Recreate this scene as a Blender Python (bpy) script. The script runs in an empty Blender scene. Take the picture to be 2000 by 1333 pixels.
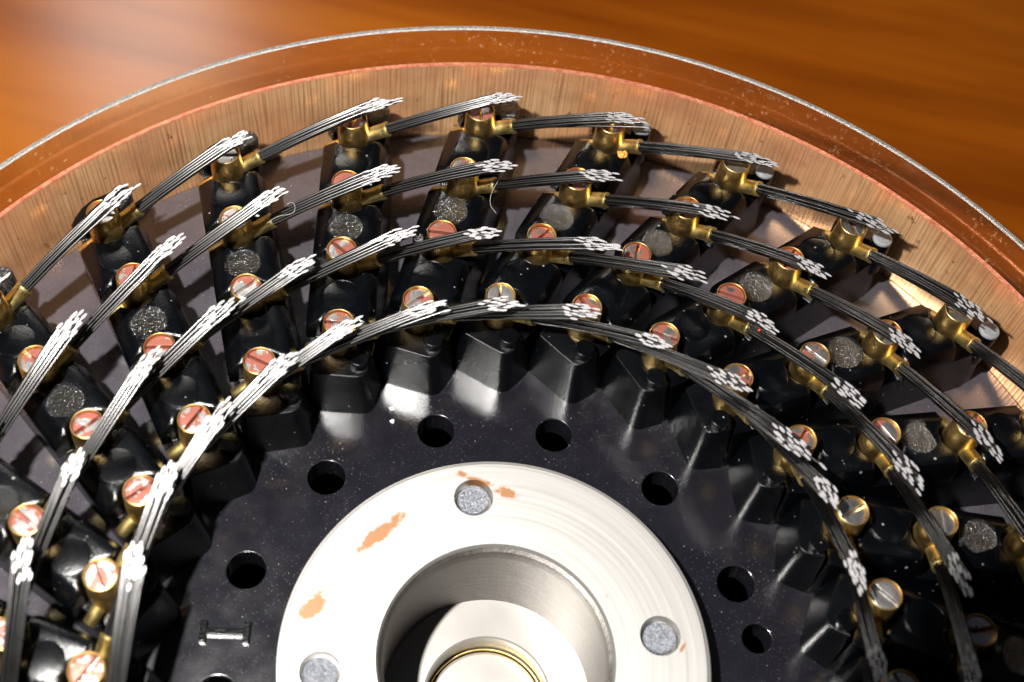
import bpy, bmesh, math, random
from mathutils import Vector, Matrix
rnd = random.Random(7)
sc = bpy.context.scene
col = sc.collection
sc.unit_settings.scale_length = 0.01          # one unit is one centimetre

# ------------------------------------------------------------------ camera
cd = bpy.data.cameras.new('camera')
cam = bpy.data.objects.new('camera', cd); col.objects.link(cam)
C = Vector((0, -3.53756, 11.09369))
fw = Vector((-0.04221163, 0.52390758, -0.85072853))
rt = Vector((0.97416115, 0.21067379, 0.08140395))
up = Vector((-0.22187435, 0.82531049, 0.5192633))
m = Matrix((rt, up, -fw)).transposed().to_4x4(); m.translation = C
cam.matrix_world = m
cd.sensor_width = 36; cd.lens = 2544.7 / 2000 * 36
cd.clip_start = 0.1; cd.clip_end = 500
cd.dof.use_dof = True; cd.dof.focus_distance = 12.5; cd.dof.aperture_fstop = 0.28
sc.camera = cam

# ------------------------------------------------------------------ light: the camera's flash, a far window, dim room
w = bpy.data.worlds.new('World'); sc.world = w; w.use_nodes = True
w.node_tree.nodes['Background'].inputs[0].default_value = (0.75, 0.82, 1.0, 1)
w.node_tree.nodes['Background'].inputs[1].default_value = 0.025

fl = bpy.data.lights.new('flash', 'SPOT'); flo = bpy.data.objects.new('flash', fl); col.objects.link(flo)
fl.energy = 21000; fl.color = (1, 0.965, 0.92); fl.shadow_soft_size = 0.22
fl.spot_size = math.radians(65); fl.spot_blend = 0.13
flo.location = (-3.9, -2.1, 12.2)
flash_aim = Vector((-2.7, 5.7, 0.2))
flo.rotation_euler = (flash_aim - flo.location).to_track_quat('-Z', 'Y').to_euler()

wl = bpy.data.lights.new('window', 'AREA'); wlo = bpy.data.objects.new('window', wl); col.objects.link(wlo)
wl.shape = 'RECTANGLE'; wl.size = 7; wl.size_y = 9; wl.energy = 4200; wl.color = (1.0, 0.95, 0.88)
wlo.location = (-22, 36, 30)
wlo.rotation_euler = (Vector((-3, 8, -2)) - wlo.location).to_track_quat('-Z', 'Y').to_euler()

sc.view_settings.view_transform = 'Standard'; sc.view_settings.look = 'None'
sc.view_settings.exposure = 0; sc.view_settings.gamma = 1

# ------------------------------------------------------------------ helpers
def tag(o, label=None, cat=None, group=None, kind=None):
    if label: o['label'] = label
    if cat: o['category'] = cat
    if group: o['group'] = group
    if kind: o['kind'] = kind
    return o
def obj(name, me, mat=None, parent=None, loc=(0, 0, 0), rot=(0, 0, 0)):
    o = bpy.data.objects.new(name, me); col.objects.link(o)
    if mat is not None and me is not None and not me.materials: me.materials.append(mat)
    o.parent = parent; o.location = loc; o.rotation_euler = rot
    return o
def mesh(name, v, f, smooth=None):
    me = bpy.data.meshes.new(name); me.from_pydata([tuple(x) for x in v], [], f)
    bm = bmesh.new(); bm.from_mesh(me); bmesh.ops.recalc_face_normals(bm, faces=bm.faces[:]); bm.to_mesh(me); bm.free()
    if smooth is not None: shade(me, smooth)
    return me
def shade(me, deg):
    me.shade_smooth(); me.set_sharp_from_angle(angle=math.radians(deg))
def lathe(name, prof, n=48, closed=False, smooth=35):
    """surface of revolution about z; prof = [(r, z)...]"""
    v, f = [], []; k = len(prof)
    for i in range(n):
        a = 2 * math.pi * i / n
        for r, z in prof: v.append((r * math.cos(a), r * math.sin(a), z))
    for i in range(n):
        j = (i + 1) % n
        for q in range(k if closed else k - 1):
            q2 = (q + 1) % k
            f.append((i * k + q, j * k + q, j * k + q2, i * k + q2))
    me = bpy.data.meshes.new(name); me.from_pydata(v, [], f)
    bm = bmesh.new(); bm.from_mesh(me)
    bmesh.ops.remove_doubles(bm, verts=bm.verts[:], dist=1e-5)
    bmesh.ops.dissolve_degenerate(bm, dist=1e-6, edges=bm.edges[:])
    bmesh.ops.recalc_face_normals(bm, faces=bm.faces[:]); bm.to_mesh(me); bm.free()
    if smooth is not None: shade(me, smooth)
    return me
def prism_mesh(v, f, poly, z0, z1, shrink=0.0, cen=(0, 0), top=True):
    """extrude a plan polygon from z0 to z1, top scaled towards cen by shrink; appended to v, f"""
    b = len(v); n = len(poly)
    for x, y in poly: v.append((x, y, z0))
    for x, y in poly: v.append((cen[0] + (x - cen[0]) * (1 - shrink), cen[1] + (y - cen[1]) * (1 - shrink), z1))
    for i in range(n):
        j = (i + 1) % n; f.append((b + i, b + j, b + n + j, b + n + i))
    f.append(tuple(range(b + n - 1, b - 1, -1)))
    if top: f.append(tuple(range(b + n, b + 2 * n)))
def tube(v, f, pts, r, n=8, caps=True):
    """tube along points"""
    b = len(v)
    for i, p in enumerate(pts):
        p = Vector(p); t = (Vector(pts[min(i + 1, len(pts) - 1)]) - Vector(pts[max(i - 1, 0)])).normalized()
        u = t.cross(Vector((0, 0, 1)))
        if u.length < 1e-3: u = Vector((1, 0, 0))
        u.normalize(); q = u.cross(t); rr = r[i] if isinstance(r, (list, tuple)) else r
        for k in range(n):
            a = 2 * math.pi * k / n; v.append(p + rr * (math.cos(a) * u + math.sin(a) * q))
    for i in range(len(pts) - 1):
        for k in range(n):
            k2 = (k + 1) % n; f.append((b + i * n + k, b + i * n + k2, b + (i + 1) * n + k2, b + (i + 1) * n + k))
    if caps:
        f.append(tuple(b + k for k in range(n - 1, -1, -1))); e = b + (len(pts) - 1) * n
        f.append(tuple(e + k for k in range(n)))

# ------------------------------------------------------------------ materials
class NT:
    def __init__(s, name):
        s.m = bpy.data.materials.new(name); s.m.use_nodes = True; s.t = s.m.node_tree; s.b = s.t.nodes['Principled BSDF']
    def n(s, typ, **kw):
        x = s.t.nodes.new(typ)
        for k, v in kw.items():
            if k in x.inputs.keys(): x.inputs[k].default_value = v
            else: setattr(x, k, v)
        return x
    def l(s, a, b): s.t.links.new(a, b)
    def set(s, **kw):
        for k, v in kw.items(): s.b.inputs[k.replace('_', ' ')].default_value = v
    def ramp(s, src, pts):
        r = s.n('ShaderNodeValToRGB'); e = r.color_ramp.elements
        while len(e) < len(pts): e.new(0.5)
        for q, (p, c) in zip(e, pts): q.position = p; q.color = c if len(c) == 4 else (*c, 1)
        s.l(src, r.inputs[0]); return r.outputs[0]
    def noise(s, vec, scale, detail=3, rough=0.5):
        x = s.n('ShaderNodeTexNoise'); x.inputs['Scale'].default_value = scale; x.inputs['Detail'].default_value = detail
        x.inputs['Roughness'].default_value = rough
        if vec: s.l(vec, x.inputs['Vector'])
        return x.outputs['Fac']
    def mathn(s, op, a, b=None, clamp=False):
        x = s.n('ShaderNodeMath', operation=op); x.use_clamp = clamp
        for i, q in enumerate((a, b)):
            if q is None: continue
            if isinstance(q, (int, float)): x.inputs[i].default_value = q
            else: s.l(q, x.inputs[i])
        return x.outputs[0]
    def mix(s, fac, a, b):
        x = s.n('ShaderNodeMix', data_type='RGBA')
        for sock, q in ((x.inputs[0], fac), (x.inputs[6], a), (x.inputs[7], b)):
            if isinstance(q, (int, float)): sock.default_value = q
            elif isinstance(q, tuple): sock.default_value = q if len(q) == 4 else (*q, 1)
            else: s.l(q, sock)
        return x.outputs[2]
    def bump(s, h, strength, dist=0.01, normal=None):
        x = s.n('ShaderNodeBump'); x.inputs['Strength'].default_value = strength; x.inputs['Distance'].default_value = dist
        s.l(h, x.inputs['Height'])
        if normal is not None: s.l(normal, x.inputs['Normal'])
        return x.outputs[0]
    def bevel(s, r):
        x = s.n('ShaderNodeBevel'); x.samples = 4; x.inputs['Radius'].default_value = r; return x.outputs[0]
    def obc(s): return s.n('ShaderNodeTexCoord').outputs['Object']
    def obr(s):
        """object coordinates shifted by a random amount for each object, so that no two copies wear alike"""
        oi = s.n('ShaderNodeObjectInfo'); x = s.n('ShaderNodeVectorMath', operation='ADD'); s.l(s.obc(), x.inputs[0])
        s.l(s.comb(s.mathn('MULTIPLY', oi.outputs['Random'], 11), s.mathn('MULTIPLY', oi.outputs['Random'], 23), 0), x.inputs[1]); return x.outputs[0]
    def polar(s, src):
        """(angle, radius, z) of an object-space position"""
        sp = s.n('ShaderNodeSeparateXYZ'); s.l(src, sp.inputs[0])
        a = s.mathn('ARCTAN2', sp.outputs[1], sp.outputs[0])
        r = s.mathn('SQRT', s.mathn('ADD', s.mathn('MULTIPLY', sp.outputs[0], sp.outputs[0]), s.mathn('MULTIPLY', sp.outputs[1], sp.outputs[1])))
        return a, r, sp.outputs[2]
    def comb(s, x, y, z):
        c = s.n('ShaderNodeCombineXYZ')
        for i, q in enumerate((x, y, z)):
            if isinstance(q, (int, float)): c.inputs[i].default_value = q
            else: s.l(q, c.inputs[i])
        return c.outputs[0]

# varnished wood
t = NT('wood'); o = t.obc()
mp = t.n('ShaderNodeMapping'); t.l(o, mp.inputs[0]); mp.inputs['Rotation'].default_value = (0, 0, math.radians(24)); mp.inputs['Scale'].default_value = (0.10, 1.0, 1)
g1 = t.noise(mp.outputs[0], 0.7, 3, 0.5); g2 = t.noise(mp.outputs[0], 6, 4, 0.6)
g = t.mathn('ADD', t.mathn('MULTIPLY', g1, 0.86), t.mathn('MULTIPLY', g2, 0.14))
t.l(t.ramp(g, [(0.33, (0.145, 0.029, 0.0013)), (0.5, (0.255, 0.061, 0.0028)), (0.70, (0.36, 0.102, 0.0055))]), t.b.inputs['Base Color'])
t.set(Roughness=0.6, Specular_IOR_Level=0.0, Coat_Weight=0.5, Coat_Roughness=0.22); WOOD = t.m

# clear plastic, thin walled: tinted see-through plus reflection, dirt and scratches
def clear_material():
    t = NT('clear_plastic'); o = t.obc(); nt = t.t
    a, r, z = t.polar(o)
    fine = t.noise(t.comb(t.mathn('MULTIPLY', a, 130), 0, t.mathn('MULTIPLY', z, 1.5)), 1.0, 3)
    nrm = t.bump(fine, 0.12, 0.02)
    tr = t.n('ShaderNodeBsdfTransparent'); tr.inputs[0].default_value = (0.97, 0.90, 0.75, 1)
    gl = t.n('ShaderNodeBsdfGlossy'); gl.inputs['Roughness'].default_value = 0.12; t.l(nrm, gl.inputs['Normal'])
    fr = t.n('ShaderNodeFresnel'); fr.inputs[0].default_value = 1.49; t.l(nrm, fr.inputs['Normal'])
    mx = t.n('ShaderNodeMixShader'); t.l(t.mathn('MULTIPLY', fr.outputs[0], 0.35), mx.inputs[0]); t.l(tr.outputs[0], mx.inputs[1]); t.l(gl.outputs[0], mx.inputs[2])
    df = t.n('ShaderNodeBsdfDiffuse'); 
    n1 = t.noise(o, 16, 4, 0.7); n2 = t.noise(o, 1.3, 2)
    d = t.mathn('MULTIPLY', t.ramp(n1, [(0.60, (0, 0, 0)), (0.70, (1, 1, 1))]), t.ramp(n2, [(0.42, (0, 0, 0)), (0.62, (0.55, 0.55, 0.55))]))
    t.l(t.mix(t.noise(o, 7), (0.30, 0.13, 0.03), (0.85, 0.6, 0.38)), df.inputs[0])
    haze = t.mathn('ADD', d, 0.012, True)
    m2 = t.n('ShaderNodeMixShader'); t.l(haze, m2.inputs[0]); t.l(mx.outputs[0], m2.inputs[1]); t.l(df.outputs[0], m2.inputs[2])
    t.l(m2.outputs[0], nt.nodes['Material Output'].inputs['Surface'])
    return t.m
CLEAR = clear_material()
t = NT('frosted_cut_edge'); o = t.obc(); n1 = t.noise(o, 45, 5, 0.7); a, r, z = t.polar(o)
t.l(t.ramp(n1, [(0.35, (0.09, 0.08, 0.068)), (0.66, (0.27, 0.25, 0.225))]), t.b.inputs['Base Color'])
t.set(Roughness=0.22, Specular_IOR_Level=1.0)
t.l(t.bump(n1, 0.5, 0.02), t.b.inputs['Normal']); FROST = t.m

# copper with fine upright cuts and grime
t = NT('copper'); o = t.obc(); a, r, z = t.polar(o)
ln = t.mathn('SINE', t.mathn('ADD', t.mathn('MULTIPLY', a, 820), t.mathn('MULTIPLY', t.noise(t.comb(t.mathn('MULTIPLY', a, 90), 0, t.mathn('MULTIPLY', z, 0.4)), 1.0, 3), 16)))
ln = t.mathn('ADD', t.mathn('MULTIPLY', ln, 0.5), 0.5)
wear = t.noise(t.comb(t.mathn('MULTIPLY', a, 26), 0, z), 1.0, 3)
streak = t.noise(t.comb(t.mathn('MULTIPLY', a, 300), 0, t.mathn('MULTIPLY', z, 1.1)), 1.0, 3, 0.6)
lf = t.mathn('MULTIPLY', t.ramp(ln, [(0.0, (1, 1, 1)), (0.45, (0, 0, 0))]), t.ramp(wear, [(0.35, (0.25, 0.25, 0.25)), (0.65, (0.95, 0.95, 0.95))]))
base = t.mix(t.ramp(streak, [(0.3, (0, 0, 0)), (0.7, (1, 1, 1))]), (0.62, 0.35, 0.165), (0.84, 0.53, 0.28))
base = t.mix(t.ramp(t.noise(o, 0.8, 2), [(0.4, (0, 0, 0)), (0.7, (1, 1, 1))]), base, (0.68, 0.33, 0.15))
base = t.mix(lf, base, (0.38, 0.18, 0.08))
gr = t.mathn('MULTIPLY', t.ramp(t.noise(t.comb(t.mathn('MULTIPLY', a, 9), 7, t.mathn('MULTIPLY', z, 1.6)), 1.0, 5, 0.7), [(0.46, (0, 0, 0)), (0.72, (1, 1, 1))]), 0.55)
base = t.mix(gr, base, (0.30, 0.15, 0.075))
redz = t.mathn('MULTIPLY', t.ramp(z, [(0.55, (0, 0, 0)), (1.0, (1, 1, 1))]), t.ramp(t.noise(t.comb(t.mathn('MULTIPLY', a, 5), 1, z), 1.0, 4, 0.7), [(0.38, (0, 0, 0)), (0.66, (0.4, 0.4, 0.4))]))
base = t.mix(redz, base, (0.62, 0.20, 0.12))
spot = t.ramp(t.noise(t.comb(t.mathn('MULTIPLY', a, 40), 3, t.mathn('MULTIPLY', z, 5)), 1.0, 3, 0.7), [(0.63, (0, 0, 0)), (0.72, (0.8, 0.8, 0.8))])
base = t.mix(spot, base, (0.07, 0.03, 0.015))
t.l(base, t.b.inputs['Base Color']); t.set(Metallic=0.58, Roughness=0.22)
t.l(t.bump(t.mathn('ADD', t.mathn('MULTIPLY', ln, 0.5), streak), 0.06, 0.02), t.b.inputs['Normal']); COPPER = t.m
t = NT('copper_cut_edge'); o = t.obc(); n1 = t.noise(o, 14, 4, 0.7)
t.l(t.ramp(n1, [(0.35, (0.46, 0.12, 0.07)), (0.65, (0.72, 0.30, 0.18))]), t.b.inputs['Base Color'])
t.set(Metallic=0.5, Roughness=0.35); t.l(t.bump(n1, 0.4, 0.02), t.b.inputs['Normal']); COPPER_EDGE = t.m

# dark anodised disc with dust specks
t = NT('dark_anodised_plate'); o = t.obc()
v = t.n('ShaderNodeTexVoronoi'); v.inputs['Scale'].default_value = 26; v.inputs['Randomness'].default_value = 1; t.l(o, v.inputs['Vector'])
vr = t.n('ShaderNodeSeparateColor'); t.l(v.outputs['Color'], vr.inputs[0])
siz = t.mathn('MULTIPLY', t.mathn('POWER', vr.outputs[0], 6.0), 0.19)
dust = t.mathn('LESS_THAN', v.outputs['Distance'], siz)
v2 = t.n('ShaderNodeTexVoronoi'); v2.inputs['Scale'].default_value = 60; t.l(o, v2.inputs['Vector'])
vr2 = t.n('ShaderNodeSeparateColor'); t.l(v2.outputs['Color'], vr2.inputs[0])
dust2 = t.mathn('LESS_THAN', v2.outputs['Distance'], t.mathn('MULTIPLY', t.mathn('POWER', vr2.outputs[1], 2.5), 0.36))
dd = t.mathn('MAXIMUM', dust, t.mathn('MULTIPLY', dust2, 0.30))
cl = t.noise(o, 1.6, 4, 0.6)
a_, r_, z_ = t.polar(o)
outer_grey = t.ramp(t.mathn('MULTIPLY', t.mathn('ADD', r_, t.mathn('MULTIPLY', cl, 1.2)), 0.1), [(0.34, (0, 0, 0)), (0.50, (1, 1, 1))])  # base colour turns greyer away from the hub
base = t.mix(outer_grey, t.mix(cl, (0.0038, 0.0035, 0.0055), (0.011, 0.0105, 0.0145)), t.mix(t.noise(o, 5, 4, 0.6), (0.036, 0.033, 0.040), (0.072, 0.066, 0.076)))
scr = t.n('ShaderNodeTexNoise'); mp = t.n('ShaderNodeMapping'); t.l(o, mp.inputs[0]); mp.inputs['Rotation'].default_value = (0, 0, 0.6); mp.inputs['Scale'].default_value = (0.6, 28, 1)
t.l(mp.outputs[0], scr.inputs['Vector']); scr.inputs['Scale'].default_value = 1.0; scr.inputs['Detail'].default_value = 2
base = t.mix(t.ramp(scr.outputs['Fac'], [(0.74, (0, 0, 0)), (0.80, (0.14, 0.14, 0.14))]), base, (0.16, 0.15, 0.18))
t.l(t.mix(t.mathn('MULTIPLY', t.mathn('MULTIPLY', dd, t.ramp(t.noise(o, 1.1, 3), [(0.35, (0.05, 0.05, 0.05)), (0.65, (0.45, 0.45, 0.45))])), 0.75), base, (0.62, 0.60, 0.58)), t.b.inputs['Base Color'])
t.set(Metallic=0.0, Specular_IOR_Level=0.8, IOR=1.8)
t.l(t.ramp(t.noise(o, 4, 4), [(0.3, (0.13, 0.13, 0.13)), (0.7, (0.20, 0.20, 0.20))]), t.b.inputs['Roughness'])
t.l(t.bump(t.noise(o, 60, 3, 0.6), 0.07, 0.01, t.bevel(0.02)), t.b.inputs['Normal']); PLATE = t.m

# black moulded plastic; object colour red = how coarse the grain is
def black(name, grain, bscale, rough, bev=0.020, bevd=True):
    t = NT(name); o = t.obr()
    n1 = t.noise(o, bscale, 3, 0.65); n2 = t.noise(o, 3, 3)
    oi = t.n('ShaderNodeObjectInfo')
    t.l(t.mix(n2, (0.0005, 0.0007, 0.0011), (0.0012, 0.0017, 0.0025)), t.b.inputs['Base Color'])
    v = t.n('ShaderNodeTexVoronoi'); v.inputs['Scale'].default_value = 14; t.l(o, v.inputs['Vector'])
    vr = t.n('ShaderNodeSeparateColor'); t.l(v.outputs['Color'], vr.inputs[0])
    du = t.mathn('LESS_THAN', v.outputs['Distance'], t.mathn('MULTIPLY', t.mathn('POWER', vr.outputs[0], 7.0), 0.2))
    t.l(t.mix(t.mathn('MULTIPLY', du, 0.35), t.mix(n2, (0.0005, 0.0007, 0.0011), (0.0012, 0.0017, 0.0025)), (0.5, 0.5, 0.48)), t.b.inputs['Base Color'])
    t.l(t.ramp(n2, [(0.3, (rough,) * 3), (0.7, (rough + 0.09,) * 3)]), t.b.inputs['Roughness'])
    t.set(Specular_IOR_Level=0.5)
    t.l(t.bump(n1, grain, 0.012, t.bevel(bev) if bevd else None), t.b.inputs['Normal'])
    return t.m
BLACK = black('black_moulded_plastic', 0.24, 50, 0.16)
t = NT('black_sparkling_plastic'); o = t.obr()
v = t.n('ShaderNodeTexVoronoi'); v.inputs['Scale'].default_value = 75; t.l(o, v.inputs['Vector'])
t.set(Base_Color=(0.002, 0.0026, 0.0036, 1), Roughness=0.15, Specular_IOR_Level=0.9, IOR=1.7)
t.l(t.bump(t.mathn('ADD', v.outputs['Distance'], t.mathn('MULTIPLY', t.noise(o, 45, 3, 0.7), 0.8)), 1.0, 0.015), t.b.inputs['Normal']); BLACK_GRAIN = t.m
BLACK_DISC = black('black_smooth_plastic', 0.22, 55, 0.17, 0.008)
t = NT('grey_plastic'); o = t.obc(); n1 = t.noise(o, 30, 3)
t.l(t.mix(n1, (0.10, 0.105, 0.115), (0.26, 0.27, 0.285)), t.b.inputs['Base Color']); t.set(Roughness=0.5)
t.l(t.bump(n1, 0.3, 0.01), t.b.inputs['Normal']); GREY = t.m

# brass
def brass(name, c1, c2, rough):
    t = NT(name); o = t.obc(); a, r, z = t.polar(o)
    turn = t.noise(t.comb(t.mathn('MULTIPLY', r, 60), 0, t.mathn('MULTIPLY', z, 70)), 1.0, 2)
    n1 = t.noise(t.obr(), 9, 4, 0.6)
    t.l(t.mix(n1, c1, c2), t.b.inputs['Base Color']); t.set(Metallic=1.0)
    t.l(t.ramp(n1, [(0.3, (rough,) * 3), (0.7, (rough + 0.15,) * 3)]), t.b.inputs['Roughness'])
    t.l(t.bump(turn, 0.12, 0.01, t.bevel(0.008)), t.b.inputs['Normal']); return t.m
BRASS = brass('brass', (0.60, 0.37, 0.11), (0.84, 0.60, 0.25), 0.30)
FERRULE = brass('dull_brass', (0.55, 0.40, 0.12), (0.88, 0.72, 0.32), 0.34)

# screw steel with red locking lacquer (object colour red = amount of lacquer)
t = NT('lacquered_steel'); o = t.obc(); oi = t.n('ShaderNodeObjectInfo')
vadd = t.n('ShaderNodeVectorMath', operation='ADD'); t.l(o, vadd.inputs[0])
t.l(t.comb(t.mathn('MULTIPLY', oi.outputs['Random'], 37), t.mathn('MULTIPLY', oi.outputs['Random'], 91), 0), vadd.inputs[1])
n1 = t.noise(vadd.outputs[0], 7.5, 3, 0.55)
sc_ = t.n('ShaderNodeSeparateColor'); t.l(oi.outputs['Color'], sc_.inputs[0])
lac = t.mathn('GREATER_THAN', t.mathn('ADD', n1, t.mathn('MULTIPLY', sc_.outputs[0], 0.22)), 0.62)
t.l(t.mix(lac, (0.68, 0.66, 0.64), (0.30, 0.10, 0.070)), t.b.inputs['Base Color'])
t.l(t.mathn('SUBTRACT', 1.0, t.mathn('MULTIPLY', lac, 0.60)), t.b.inputs['Metallic'])
t.l(t.mathn('ADD', 0.28, t.mathn('MULTIPLY', n1, 0.2)), t.b.inputs['Roughness'])
t.l(t.bump(t.noise(vadd.outputs[0], 24, 3), 0.25, 0.012, t.bevel(0.008)), t.b.inputs['Normal']); SCREW = t.m

# wires
t = NT('wire_steel'); o = t.obr(); n1 = t.noise(o, 7, 3)
t.l(t.mix(n1, (0.085, 0.085, 0.087), (0.185, 0.182, 0.178)), t.b.inputs['Base Color']); t.set(Metallic=1.0, Roughness=0.26); WIRE = t.m
t = NT('ground_wire_end'); t.set(Base_Color=(0.90, 0.87, 0.88, 1), Metallic=0.8, Roughness=0.46); WEND = t.m

# hub steel: turned, with brown stains of its own
t = NT('turned_steel'); o = t.obc(); a, r, z = t.polar(o)
n1 = t.noise(t.comb(t.mathn('MULTIPLY', r, 26), t.mathn('MULTIPLY', z, 26), t.mathn('MULTIPLY', a, 0.6)), 1.0, 4, 0.7)
st = None
for bx_, by_, ba, rx_, ry_ in ((-1.25, 0.84, 56, 0.36, 0.085), (-1.61, 0.03, 82, 0.26, 0.12), (-0.23, 1.50, 2, 0.14, 0.07), (-0.68, 1.58, -10, 0.07, 0.05), (1.535, 0.45, 70, 0.10, 0.025), (-0.52, 1.55, 0, 0.16, 0.05)):
    mp_ = t.n('ShaderNodeMapping'); mp_.vector_type = 'TEXTURE'; t.l(o, mp_.inputs[0])
    mp_.inputs['Location'].default_value = (bx_, by_, 0.338); mp_.inputs['Rotation'].default_value = (0, 0, math.radians(ba)); mp_.inputs['Scale'].default_value = (rx_, ry_, 1.0)
    ln_ = t.n('ShaderNodeVectorMath', operation='LENGTH'); t.l(mp_.outputs[0], ln_.inputs[0])
    q_ = t.mathn('SUBTRACT', 1.25, ln_.outputs['Value'])
    st = q_ if st is None else t.mathn('MAXIMUM', st, q_)
st = t.mathn('ADD', t.mathn('MULTIPLY', t.mathn('MAXIMUM', st, 0.0), 0.30), t.mathn('MULTIPLY', t.noise(o, 5, 6, 0.75), 0.75))
inner = t.mathn('MULTIPLY', t.mathn('GREATER_THAN', r, 1.06), t.mathn('LESS_THAN', r, 1.80))
stain = t.mathn('MULTIPLY', t.ramp(st, [(0.49, (0, 0, 0)), (0.60, (0.95, 0.95, 0.95))]), inner)
t.l(t.mix(stain, t.mix(n1, (0.52, 0.505, 0.48), (0.70, 0.68, 0.65)), (0.27, 0.115, 0.035)), t.b.inputs['Base Color'])
t.l(t.mathn('SUBTRACT', 0.86, t.mathn('MULTIPLY', stain, 0.70)), t.b.inputs['Metallic'])
t.l(t.mathn('ADD', 0.42, t.mathn('MULTIPLY', n1, 0.14)), t.b.inputs['Roughness'])
t.l(t.bump(n1, 0.12, 0.01), t.b.inputs['Normal']); STEEL = t.m
t = NT('bore_steel'); o = t.obc(); a, r, z = t.polar(o)
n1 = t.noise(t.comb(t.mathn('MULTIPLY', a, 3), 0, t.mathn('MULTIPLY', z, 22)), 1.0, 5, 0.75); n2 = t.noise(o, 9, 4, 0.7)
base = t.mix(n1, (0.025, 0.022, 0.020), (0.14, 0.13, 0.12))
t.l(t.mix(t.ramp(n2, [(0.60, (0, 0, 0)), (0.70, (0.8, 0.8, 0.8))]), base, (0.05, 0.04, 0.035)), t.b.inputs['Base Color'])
t.set(Metallic=0.85, Roughness=0.42); t.l(t.bump(t.mathn('ADD', n1, n2), 0.35, 0.015), t.b.inputs['Normal']); BORE = t.m
t = NT('smooth_steel'); o = t.obc(); n1 = t.noise(o, 3, 4)
t.l(t.mix(n1, (0.44, 0.42, 0.39), (0.64, 0.61, 0.57)), t.b.inputs['Base Color']); t.set(Metallic=0.65, Roughness=0.36); SMOOTH = t.m
t = NT('zinc_pin'); o = t.obc(); n1 = t.noise(t.obr(), 60, 3, 0.7)
t.l(t.mix(t.ramp(n1, [(0.42, (0, 0, 0)), (0.6, (1, 1, 1))]), (0.30, 0.33, 0.40), (0.72, 0.74, 0.78)), t.b.inputs['Base Color'])
t.set(Metallic=0.9, Roughness=0.36); t.l(t.bump(n1, 0.9, 0.03), t.b.inputs['Normal']); ZINC = t.m
def plain(name, c, rough=0.6, metal=0.0):
    t = NT(name); t.l(t.mix(t.noise(t.obc(), 20, 3), tuple(q * 0.7 for q in c), c), t.b.inputs['Base Color']); t.set(Roughness=rough, Metallic=metal); return t.m
CRUMB = plain('amber_crumb', (0.75, 0.33, 0.06)); WHITE = plain('white_crumb', (0.85, 0.85, 0.85)); RED = plain('red_fibre', (0.75, 0.09, 0.03)); LINT = plain('grey_lint', (0.62, 0.58, 0.50))

# ------------------------------------------------------------------ the setting: table
v, f = [], []
prism_mesh(v, f, [(-90, -70), (90, -70), (90, 110), (-90, 110)], -5.0, -2.2)
tag(obj('table_top', mesh('table_top', v, f), WOOD), kind='structure')

# ------------------------------------------------------------------ drum
# clear wall, flaring slightly; top edge is a frosted cut
prof = [(6.055, -2.19), (6.055, 1.05), (6.160, 1.425), (6.174, 1.438), (6.205, 1.438), (6.212, 1.428), (6.14, 1.05), (6.14, -2.19)]
me = lathe('clear_rim', prof, 256, True, 30); me.materials.append(CLEAR); me.materials.append(FROST)
for p_ in me.polygons:
    if p_.center.z > 1.428 : p_.material_index = 1
tag(obj('clear_rim', me), 'clear plastic drum wall with a frosted cut top edge, outside the copper band', 'drum wall')
# copper lining
prof = [(6.0, -0.30), (6.0, 1.072), (6.006, 1.0834), (6.042, 1.0834), (6.05, 1.072), (6.05, -0.30)]
me = lathe('copper_band', prof, 256, True, 30); me.materials.append(COPPER); me.materials.append(COPPER_EDGE)
for p_ in me.polygons:
    if p_.center.z > 1.0: p_.material_index = 1
tag(obj('copper_band', me), 'copper band with fine upright lines lining the clear drum wall', 'copper band')

# dark disc with drilled holes
HR, HPH = 2.3617, math.radians(116.18)
me = lathe('disc_blank', [(0.97, -0.28), (0.97, 0.0), (5.994, 0.0), (5.994, -0.28)], 192, True, 30)
blank = obj('mounting_disc', me, PLATE)
cv, cf = [], []
hp = [(HR * math.cos(HPH - k * 2 * math.pi / 13), HR * math.sin(HPH - k * 2 * math.pi / 13), 0.175) for k in range(13)] + [(2.226, 0.821, 0.135)]
for hx, hy, hr in hp:
    prism_mesh(cv, cf, [(hx + hr * math.cos(i * math.pi / 20), hy + hr * math.sin(i * math.pi / 20)) for i in range(40)], -1, 1)
cut = obj('hole_cutter', mesh('hole_cutter', cv, cf))
mod = blank.modifiers.new('holes', 'BOOLEAN'); mod.object = cut; mod.operation = 'DIFFERENCE'; mod.solver = 'EXACT'
dg = bpy.context.evaluated_depsgraph_get(); me2 = bpy.data.meshes.new_from_object(blank.evaluated_get(dg))
blank.modifiers.clear(); blank.data = me2; shade(me2, 30)
bpy.data.objects.remove(cut)
tag(blank, 'dark glossy disc with round drilled holes around the steel hub', 'disc')
obj('added_hole_backing', lathe('added_hole_backing', [(0.965, -1.2), (5.6, -1.2), (5.6, -2.19)], 96, False, 30), BLACK, blank)  # added black backing below the disc that makes the drilled holes look dark
# raised letter I, lying on its side
v, f = [], []
def bar(x0, y0, x1, y1): prism_mesh(v, f, [(x0, y0), (x1, y0), (x1, y1), (x0, y1)], -0.004, 0.045, 0.0)
bar(-0.160, -0.032, 0.160, 0.032); bar(-0.212, -0.095, -0.159, 0.095); bar(0.159, -0.095, 0.212, 0.095)
obj('raised_letter', mesh('raised_letter', v, f), BLACK, blank, (-2.33, -0.243, 0.0), (0, 0, math.radians(12)))

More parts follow.
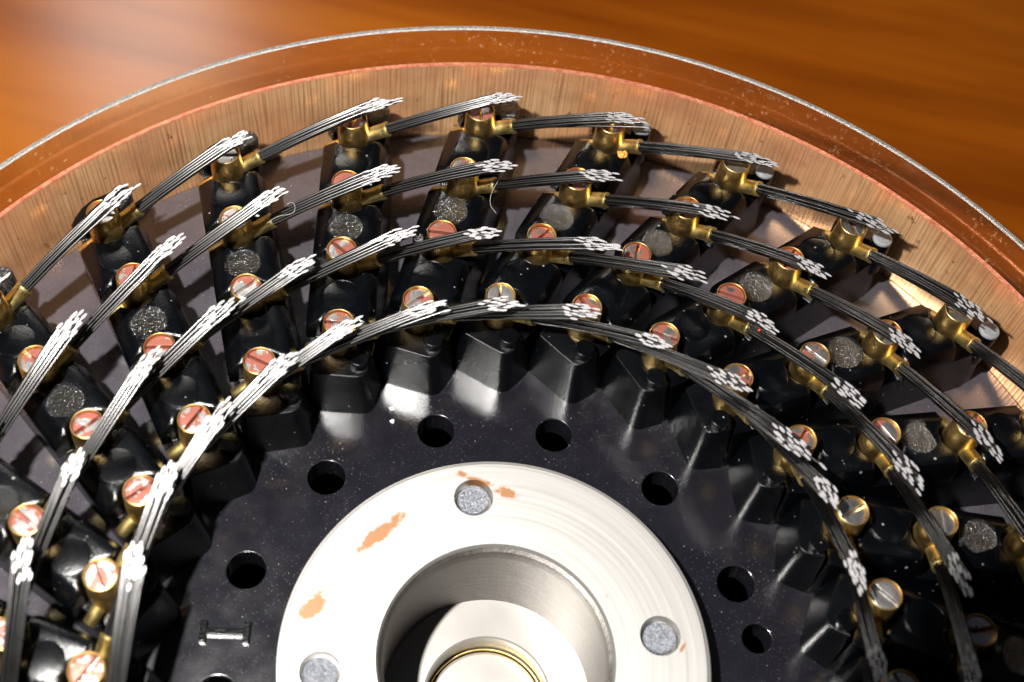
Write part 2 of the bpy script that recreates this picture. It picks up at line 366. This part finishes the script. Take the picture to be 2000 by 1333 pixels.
# hub
hub = tag(obj('hub', None), 'bright steel hub ring with brown stains and a deep bore', 'hub')
me = lathe('flange', [(1.0, -0.27), (1.0, 0.30), (1.02, 0.338), (1.80, 0.338), (1.812, 0.325), (1.835, 0.318), (1.84, 0.30), (1.84, 0.002), (1.70, 0.002)], 160, False, 25)
PINS = [(-0.52, 1.38), (1.334, 0.514), (-1.40, -0.472), (0.5, -1.39)]
fl_o = obj('flange', me, STEEL, hub)
# recesses in the flange
cv, cf = [], []
for x, y in PINS: prism_mesh(cv, cf, [(x + 0.178 * math.cos(i * math.pi / 18), y + 0.178 * math.sin(i * math.pi / 18)) for i in range(36)], 0.17, 1)
me = lathe('flange', [(1.0, -0.27), (1.0, 0.30), (1.02, 0.338), (1.80, 0.338), (1.812, 0.325), (1.835, 0.318), (1.84, 0.30), (1.84, 0.002), (1.2, 0.002), (1.2, -0.27)], 160, True, 25)
me.materials.append(STEEL); fl_o.data = me
cut = obj('pin_cutter', mesh('pin_cutter', cv, cf))
mod = fl_o.modifiers.new('pins', 'BOOLEAN'); mod.object = cut; mod.solver = 'EXACT'
dg = bpy.context.evaluated_depsgraph_get(); dg.update(); me2 = bpy.data.meshes.new_from_object(fl_o.evaluated_get(dg))
fl_o.modifiers.clear(); fl_o.data = me2; shade(me2, 25); bpy.data.objects.remove(cut)
pin_me = lathe('rivet', [(0.0, 0.305), (0.120, 0.305), (0.138, 0.296), (0.143, 0.28), (0.143, 0.16)], 36, False, 25)
for x, y in PINS: obj('rivet', pin_me, ZINC, hub, (x, y, 0))
obj('bore_wall', lathe('bore_wall', [(0.9995, 0.30), (0.965, 0.285), (0.955, 0.16), (0.96, 0.14), (0.96, -0.92)], 128, False, 25), BORE, hub)
obj('bore_floor', lathe('bore_floor', [(0.96, -0.92), (0.60, -0.92), (0.585, -0.935), (0.585, -1.45)], 128, False, 25), SMOOTH, hub)
obj('brass_ring', lathe('brass_ring', [(0.575, -1.6), (0.575, -1.21), (0.570, -1.20), (0.560, -1.20), (0.555, -1.21), (0.555, -1.6)], 128, True, 25), FERRULE, hub)
obj('core_end', lathe('core_end', [(0.0, -1.20), (0.515, -1.20), (0.54, -1.22), (0.54, -1.6)], 96, False, 25), SMOOTH, hub)

# ------------------------------------------------------------------ brush arms
A0 = Vector((-2.08595, 2.46987, 0)); ANG = math.atan2(0.7847, -0.1734); DTH = 2 * math.pi / 26; PITCH = 0.8036
# arm frame: x = s (outwards along the arm), y = -l (l grows clockwise)
def arc(cx, cy, r, a0, a1, n):
    return [(cx + r * math.cos(math.radians(a0 + (a1 - a0) * i / n)), cy + r * math.sin(math.radians(a0 + (a1 - a0) * i / n))) for i in range(n + 1)]
def body_mesh():
    v, f = [], []
    S = lambda pts: [(s, -l) for s, l in pts]
    # low bed under everything, walls with draft
    inner = [(-0.12, -0.28), (-0.12, 0.395), (0.10, 0.42)]
    end = [(2.62, 0.385), (2.74, 0.36), (2.82, 0.28), (2.86, 0.15), (2.85, 0.0), (2.79, -0.14), (2.70, -0.24), (2.56, -0.305)]
    bed = S(inner + end)
    b = len(v); n = len(bed)
    def ins(pt, d):  # draft: pull towards the centre line
        s, y = pt; c = -0.02
        return (s + (0.05 if s < 0 else -0.02) * d, c + (y - c) * (1 - 0.20 * d))
    prism_mesh(v, f, bed, 0.0, 0.53)
    for i in range(n): x, y = ins(bed[i], 1.0); v[b + n + i] = (x, y, 0.53)
    # block at the inner end, one drafted wall from the disc to its top
    lo = [(-0.36, -0.285), (-0.395, -0.255), (-0.408, 0.10)] + arc(-0.285, 0.235, 0.124, 180, 95, 7) + [(-0.11, 0.41), (-0.10, -0.24), (-0.15, -0.285)]
    hi = [(-0.310, -0.235), (-0.335, -0.21), (-0.350, 0.08)] + arc(-0.245, 0.19, 0.108, 180, 95, 7) + [(-0.125, 0.315), (-0.125, -0.20), (-0.16, -0.235)]
    b = len(v); prism_mesh(v, f, S(lo), 0.0, 0.64); k = len(lo)
    for i, (x, l) in enumerate(hi): v[b + k + i] = (x, -l, 0.61 + 0.16 * (x + 0.35))
    # pads between the posts: ends hollowed round the post and along the brush groove
    prof = [(-0.312, 0.50), (-0.310, 0.665), (-0.295, 0.70), (-0.175, 0.785), (-0.15, 0.795)] + [(x, 0.80) for x in (-0.11, -0.06, 0.0, 0.06, 0.11, 0.16, 0.20)] + [(0.255, 0.795), (0.275, 0.785), (0.325, 0.69), (0.335, 0.66), (0.345, 0.50)]
    def gap(l, side):
        g = 0.112 if side > 0 else 0.105
        c = 0.212
        if abs(l) < c: g = max(g, math.sqrt(c * c - l * l))
        # pads round off at their outer corners
        e = max(0, abs(l - 0.015) - 0.24); return g + e * e * 2.0
    for j in range(3):
        b = len(v)
        for l, z in prof:
            s0 = PITCH * j + gap(l, 1); s1 = PITCH * (j + 1) - gap(l, -1)
            e_ = min(z - 0.5, 0.04) / 0.04
            v += [(s0, -l, 0.50), (s0, -l, z - 0.040 * e_), (s0 + 0.012, -l, z - 0.018 * e_), (s0 + 0.034, -l, z - 0.005 * e_), (s0 + 0.06, -l, z), (s1 - 0.02, -l, z), (s1, -l, z - 0.02 * e_), (s1, -l, 0.50)]
        for i in range(len(prof) - 1):
            q = b + 8 * i
            for e in range(7): f.append((q + e, q + 8 + e, q + 9 + e, q + 1 + e))
    # raised end wall beyond the last post
    s4 = PITCH * 3
    outer = [(s4 + 0.19, -0.29), (s4 + 0.115, -0.24), (s4 + 0.115, -0.19)] + [(s4 + math.sqrt(0.22 ** 2 - l * l), l) for l in (-0.15, -0.08, 0, 0.08)] + [(s4 + 0.24, 0.16), (s4 + 0.27, 0.34), (2.73, 0.33), (2.80, 0.26), (2.835, 0.15), (2.825, 0.0), (2.765, -0.13), (2.68, -0.225)]
    prism_mesh(v, f, S(outer), 0.50, 0.70, 0.02, (2.7, 0))
    me = mesh('arm_body', v, f); shade(me, 33); return me
BODY = body_mesh(); BODY.materials.append(BLACK)
BOSS = lathe('round_pad', [(0.0, 0.006), (0.150, 0.004), (0.166, 0.0), (0.172, -0.010), (0.178, -0.010), (0.184, 0.001), (0.190, -0.02)], 32, False, 25); BOSS.materials.append(BLACK_DISC)
BOSS_G = BOSS.copy(); BOSS_G.materials.clear(); BOSS_G.materials.append(BLACK_GRAIN); BOSS_G.name = 'sparkling_pad'
INB = lathe('inner_stud', [(0.0, 0.085), (0.085, 0.085), (0.096, 0.075), (0.098, -0.06)], 28, False, 25); INB.materials.append(BLACK_DISC)
PEG = lathe('end_peg', [(0.0, 0.0), (0.07, 0.0), (0.095, -0.012), (0.100, -0.03), (0.103, -0.5)], 28, False, 25); PEG.materials.append(GREY); PEG.materials.append(BLACK)
for p_ in PEG.polygons:
    if p_.center.z < -0.04: p_.material_index = 1
PEG_D = PEG.copy(); PEG_D.name = 'black_end_peg'; PEG_D.materials.clear(); PEG_D.materials.append(BLACK_GRAIN); PEG_D.materials.append(BLACK)
POST = lathe('brass_post', [(0.0, 0.89), (0.131, 0.89), (0.132, 1.0), (0.134, 1.004), (0.140, 1.002), (0.144, 0.994), (0.158, 0.80), (0.160, 0.74), (0.160, 0.50)], 40, False, 25); POST.materials.append(BRASS)
def screw_mesh():
    v, f = [], []; R, wd = 0.1295, 0.018
    for sg in (1, -1):
        a = math.asin(wd / R); pts = []
        n = 14
        for i in range(n + 1):
            t_ = a + (math.pi - 2 * a) * i / n; pts.append((R * math.cos(t_), sg * R * math.sin(t_)))
        b = len(v); k = len(pts)
        for x, y in pts: v.append((x, y, -0.09))
        for x, y in pts: v.append((x, y, -0.010))
        for x, y in pts: v.append((x * 0.90, sg * (wd + (abs(y) - wd) * 0.92), 0.0 ))
        cy = sg * 0.055; v.append((0, cy, 0.006))
        for lev in (0, 1):
            for i in range(k):
                j = (i + 1) % k; f.append((b + lev * k + i, b + lev * k + j, b + (lev + 1) * k + j, b + (lev + 1) * k + i))
        for i in range(k): f.append((b + 2 * k + i, b + 2 * k + (i + 1) % k, b + 3 * k))
    b = len(v)
    for i in range(24): v.append((R * math.cos(i * math.pi / 12), R * math.sin(i * math.pi / 12), -0.066))
    f.append(tuple(range(b, b + 24)))
    me = mesh('set_screw', v, f); shade(me, 20); return me
SCREWM = screw_mesh(); SCREWM.materials.append(SCREW)

AX_Z0, AX_S, AX_1, AX_2 = 0.66, 0.055, 0.555, -0.080
def axis(l): return Vector((AX_S * l, -l, AX_Z0 + AX_1 * l + AX_2 * l * l))
def ferrule_mesh():
    v, f = [], []
    ls = [-0.285, -0.275, -0.17, 0.17, 0.315, 0.32, 0.345, 0.35]
    rs = [0.054, 0.060, 0.062, 0.073, 0.075, 0.079, 0.079, 0.070]
    tube(v, f, [axis(l) + (Vector((0, 0, 0.05)) * max(0, -l)) for l in ls], rs, 20)
    me = mesh('ferrule', v, f); shade(me, 40); return me
FERR = ferrule_mesh(); FERR.materials.append(FERRULE)
# hexagonal packing of the wires
HEX = []
dw = 0.0248
for i in range(-3, 4):
    for j in range(-3, 4):
        x = (i + 0.5 * (j % 2)) * dw; y = j * dw * 0.866
        if math.hypot(x + 0.005, y - 0.004) < 0.062: HEX.append((x, y))
def brush_mesh(rg, ztip, extra, swing):
    v, f, mi = [], [], []
    fan_s = rg.uniform(1.12, 1.45); fan_n = rg.uniform(0.8, 1.0)
    for (x, y) in HEX:
        jx, jy, jz = rg.gauss(0, 0.008), rg.gauss(0, 0.006), rg.gauss(0, 0.006)
        stray = rg.random() < 0.02
        if stray: jx += rg.uniform(-0.10, 0.10); jy += rg.uniform(-0.05, 0.02)
        def P(l):
            u = (l - 0.30) / 1.3; u = max(0, u); c = axis(l); d = (axis(l + 0.01) - axis(l - 0.01)).normalized()
            es = Vector((1, 0, 0)); es = (es - es.dot(d) * d).normalized(); en = d.cross(es)
            if en.z < 0: en = -en
            return c + es * (x * (1 + (fan_s - 1) * u) + jx * u + swing * u * u) + en * (y * (1 + (fan_n - 1) * u) + jy * u + extra * u), d, es, en
        lo, hi = 0.6, 2.6
        for _ in range(24):
            md = (lo + hi) / 2
            if P(md)[0].z < ztip + jz: lo = md
            else: hi = md
        le = lo; r = 0.0114; nn = 8
        L = [0.30 + (le - 0.30) * q for q in (0, 0.3, 0.6, 0.85, 1.0)]
        b = len(v)
        for q, l in enumerate(L):
            c, d, es, en = P(l)
            for k in range(nn):
                a = 2 * math.pi * k / nn; p = c + r * (math.cos(a) * es + math.sin(a) * en)
                if q == 4: p = p + d * ((ztip + jz - p.z) / d.z)
                v.append(p)
        for q in range(4):
            for k in range(nn):
                k2 = (k + 1) % nn; f.append((b + q * nn + k, b + q * nn + k2, b + (q + 1) * nn + k2, b + (q + 1) * nn + k)); mi.append(0)
        f.append(tuple(b + 4 * nn + k for k in range(nn))); mi.append(1)
    me = mesh('wire_brush', v, f)
    me.materials.append(WIRE); me.materials.append(WEND)
    for p_, q in zip(me.polygons, mi): p_.material_index = q
    me.shade_smooth()
    bm = bmesh.new(); bm.from_mesh(me)
    for fc in bm.faces:
        if fc.material_index == 1:
            for ed in fc.edges: ed.smooth = False
    bm.to_mesh(me); bm.free(); return me

WORDS = {1: 'first', 2: 'second', 3: 'third', 4: 'fourth', 5: 'fifth', 6: 'sixth', 7: 'seventh', 8: 'eighth'}
ROWS = ('innermost', 'second', 'third', 'outermost')
def place_arm(k):
    rg = random.Random(100 + k)
    loc = Matrix.Rotation(-k * DTH, 4, 'Z') @ A0
    e = obj('brush_arm', None, None, None, loc, (0, 0, ANG - k * DTH + rg.uniform(-0.006, 0.006)))
    d = k - 2
    if d == 0: lab = 'black brush arm with an amber crumb on its outer pad'
    elif d > 0: lab = WORDS[d] + ' black brush arm clockwise from the one with the amber crumb'
    else: lab = WORDS[-d] + ' black brush arm anticlockwise from the one with the amber crumb'
    tag(e, lab, 'brush arm', 'black plastic arms carrying wire brushes around the disc')
    obj('arm_body', BODY, None, e)
    for j in range(3):
        obj('round_pad', BOSS_G if j == 1 else BOSS, None, e, (PITCH * (j + 0.5), 0.0, 0.801 + rg.uniform(-0.003, 0.003)), (rg.uniform(-0.03, 0.03), rg.uniform(-0.03, 0.03), rg.uniform(0, 6)))
    obj('inner_stud', INB, None, e, (-0.195, -0.205, 0.62), (0, 0, rg.uniform(0, 6)))
    obj('end_peg', PEG if k >= 2 else PEG_D, None, e, (2.66, -0.25, 0.87), (rg.uniform(-0.04, 0.04), 0.0, rg.uniform(0, 6)))  # grey peg tops from the crumb's arm clockwise, black tops on the others
    for j in range(4):
        po = obj('brass_post', POST, None, e, (PITCH * j, 0, rg.uniform(-0.008, 0.008)), (rg.uniform(-0.02, 0.02), rg.uniform(-0.02, 0.02), rg.uniform(0, 6)))
        s_ = obj('set_screw', SCREWM, None, po, (0, 0, rg.uniform(0.975, 0.995) - (0.035 if j == 3 else 0)), (rg.uniform(-0.06, 0.06), rg.uniform(-0.06, 0.06), rg.uniform(0, 6)))
        lacq = rg.uniform(0.25, 0.95)
        if k >= 7 or (k >= 3 and j == 3) or (k == 2 and j == 0): lacq = rg.uniform(0, 0.15)
        s_.color = (lacq, 0, 0, 1)
        zt = 1.29 + rg.uniform(-0.02, 0.02) + (0.02 if j == 0 else 0)
        br = obj('wire_brush', brush_mesh(rg, zt, rg.uniform(-0.03, 0.03), rg.uniform(-0.04, 0.04)), None, e, (PITCH * j, 0, 0))
        br['kind'] = 'stuff'
        obj('ferrule', FERR, None, br)
    return e
for k in range(-6, 11): place_arm(k)

# ------------------------------------------------------------------ stray bits
def crumb(name, loc, size, mat, label, cat, seed):
    rg = random.Random(seed); bm = bmesh.new(); bmesh.ops.create_icosphere(bm, subdivisions=2, radius=size)
    for q in bm.verts: q.co = q.co * rg.uniform(0.55, 1.25); q.co.z *= 0.6
    me = bpy.data.meshes.new(name); bm.to_mesh(me); bm.free()
    tag(obj(name, me, mat, None, loc, (0, 0, seed)), label, cat)
crumb('resin_crumb', (0.11, 5.27, 0.83), 0.05, CRUMB, 'amber crumb lying on the outer pad of a black arm', 'crumb', 3)
crumb('dust_crumb', (-1.51, 2.24, 0.015), 0.022, WHITE, 'upper white crumb on the dark disc, left of the top holes', 'crumb', 5)
crumb('dust_crumb', (-1.47, 2.11, 0.015), 0.024, WHITE, 'lower white crumb on the dark disc, left of the top holes', 'crumb', 6)
def fibre(name, pts, r, mat, label):
    # smooth the polyline
    P = [Vector(p) for p in pts]
    for _ in range(3):
        Q = [P[0]]
        for a_, b_ in zip(P, P[1:]): Q += [a_ * 0.75 + b_ * 0.25, a_ * 0.25 + b_ * 0.75]
        Q.append(P[-1]); P = Q
    v, f = [], []; tube(v, f, P, r, 5)
    me = mesh(name, v, f); shade(me, 60); tag(obj(name, me, mat), label, 'fibre')

fibre('lint_fibre', [(-2.998, 3.282, 1.10), (-2.92, 3.33, 1.16), (-2.871, 3.349, 1.18), (-2.769, 3.42, 1.15), (-2.788, 3.515, 1.17), (-2.849, 3.566, 1.12), (-2.882, 3.545, 1.10)], 0.0014, LINT, 'curled pale lint fibre caught beside a brush tip, upper left')
fibre('lint_fibre', [(-0.968, 4.636, 1.0), (-1.061, 4.396, 0.93), (-1.063, 4.244, 0.87), (-0.97, 4.173, 0.84)], 0.0014, LINT, 'hooked lint fibre hanging below a brush near the top centre')
fibre('red_fibre', [(1.700, 3.372, 1.02), (1.725, 3.405, 1.03), (1.757, 3.424, 1.02)], 0.011, RED, 'short red fibre by a brush at the right')
fibre('lint_fibre', [(0.669, 2.731, 0.02), (0.727, 2.782, 0.03), (0.768, 2.781, 0.03), (0.784, 2.744, 0.012)], 0.004, CRUMB, 'tiny tan hair at the foot of a black arm above the right holes')
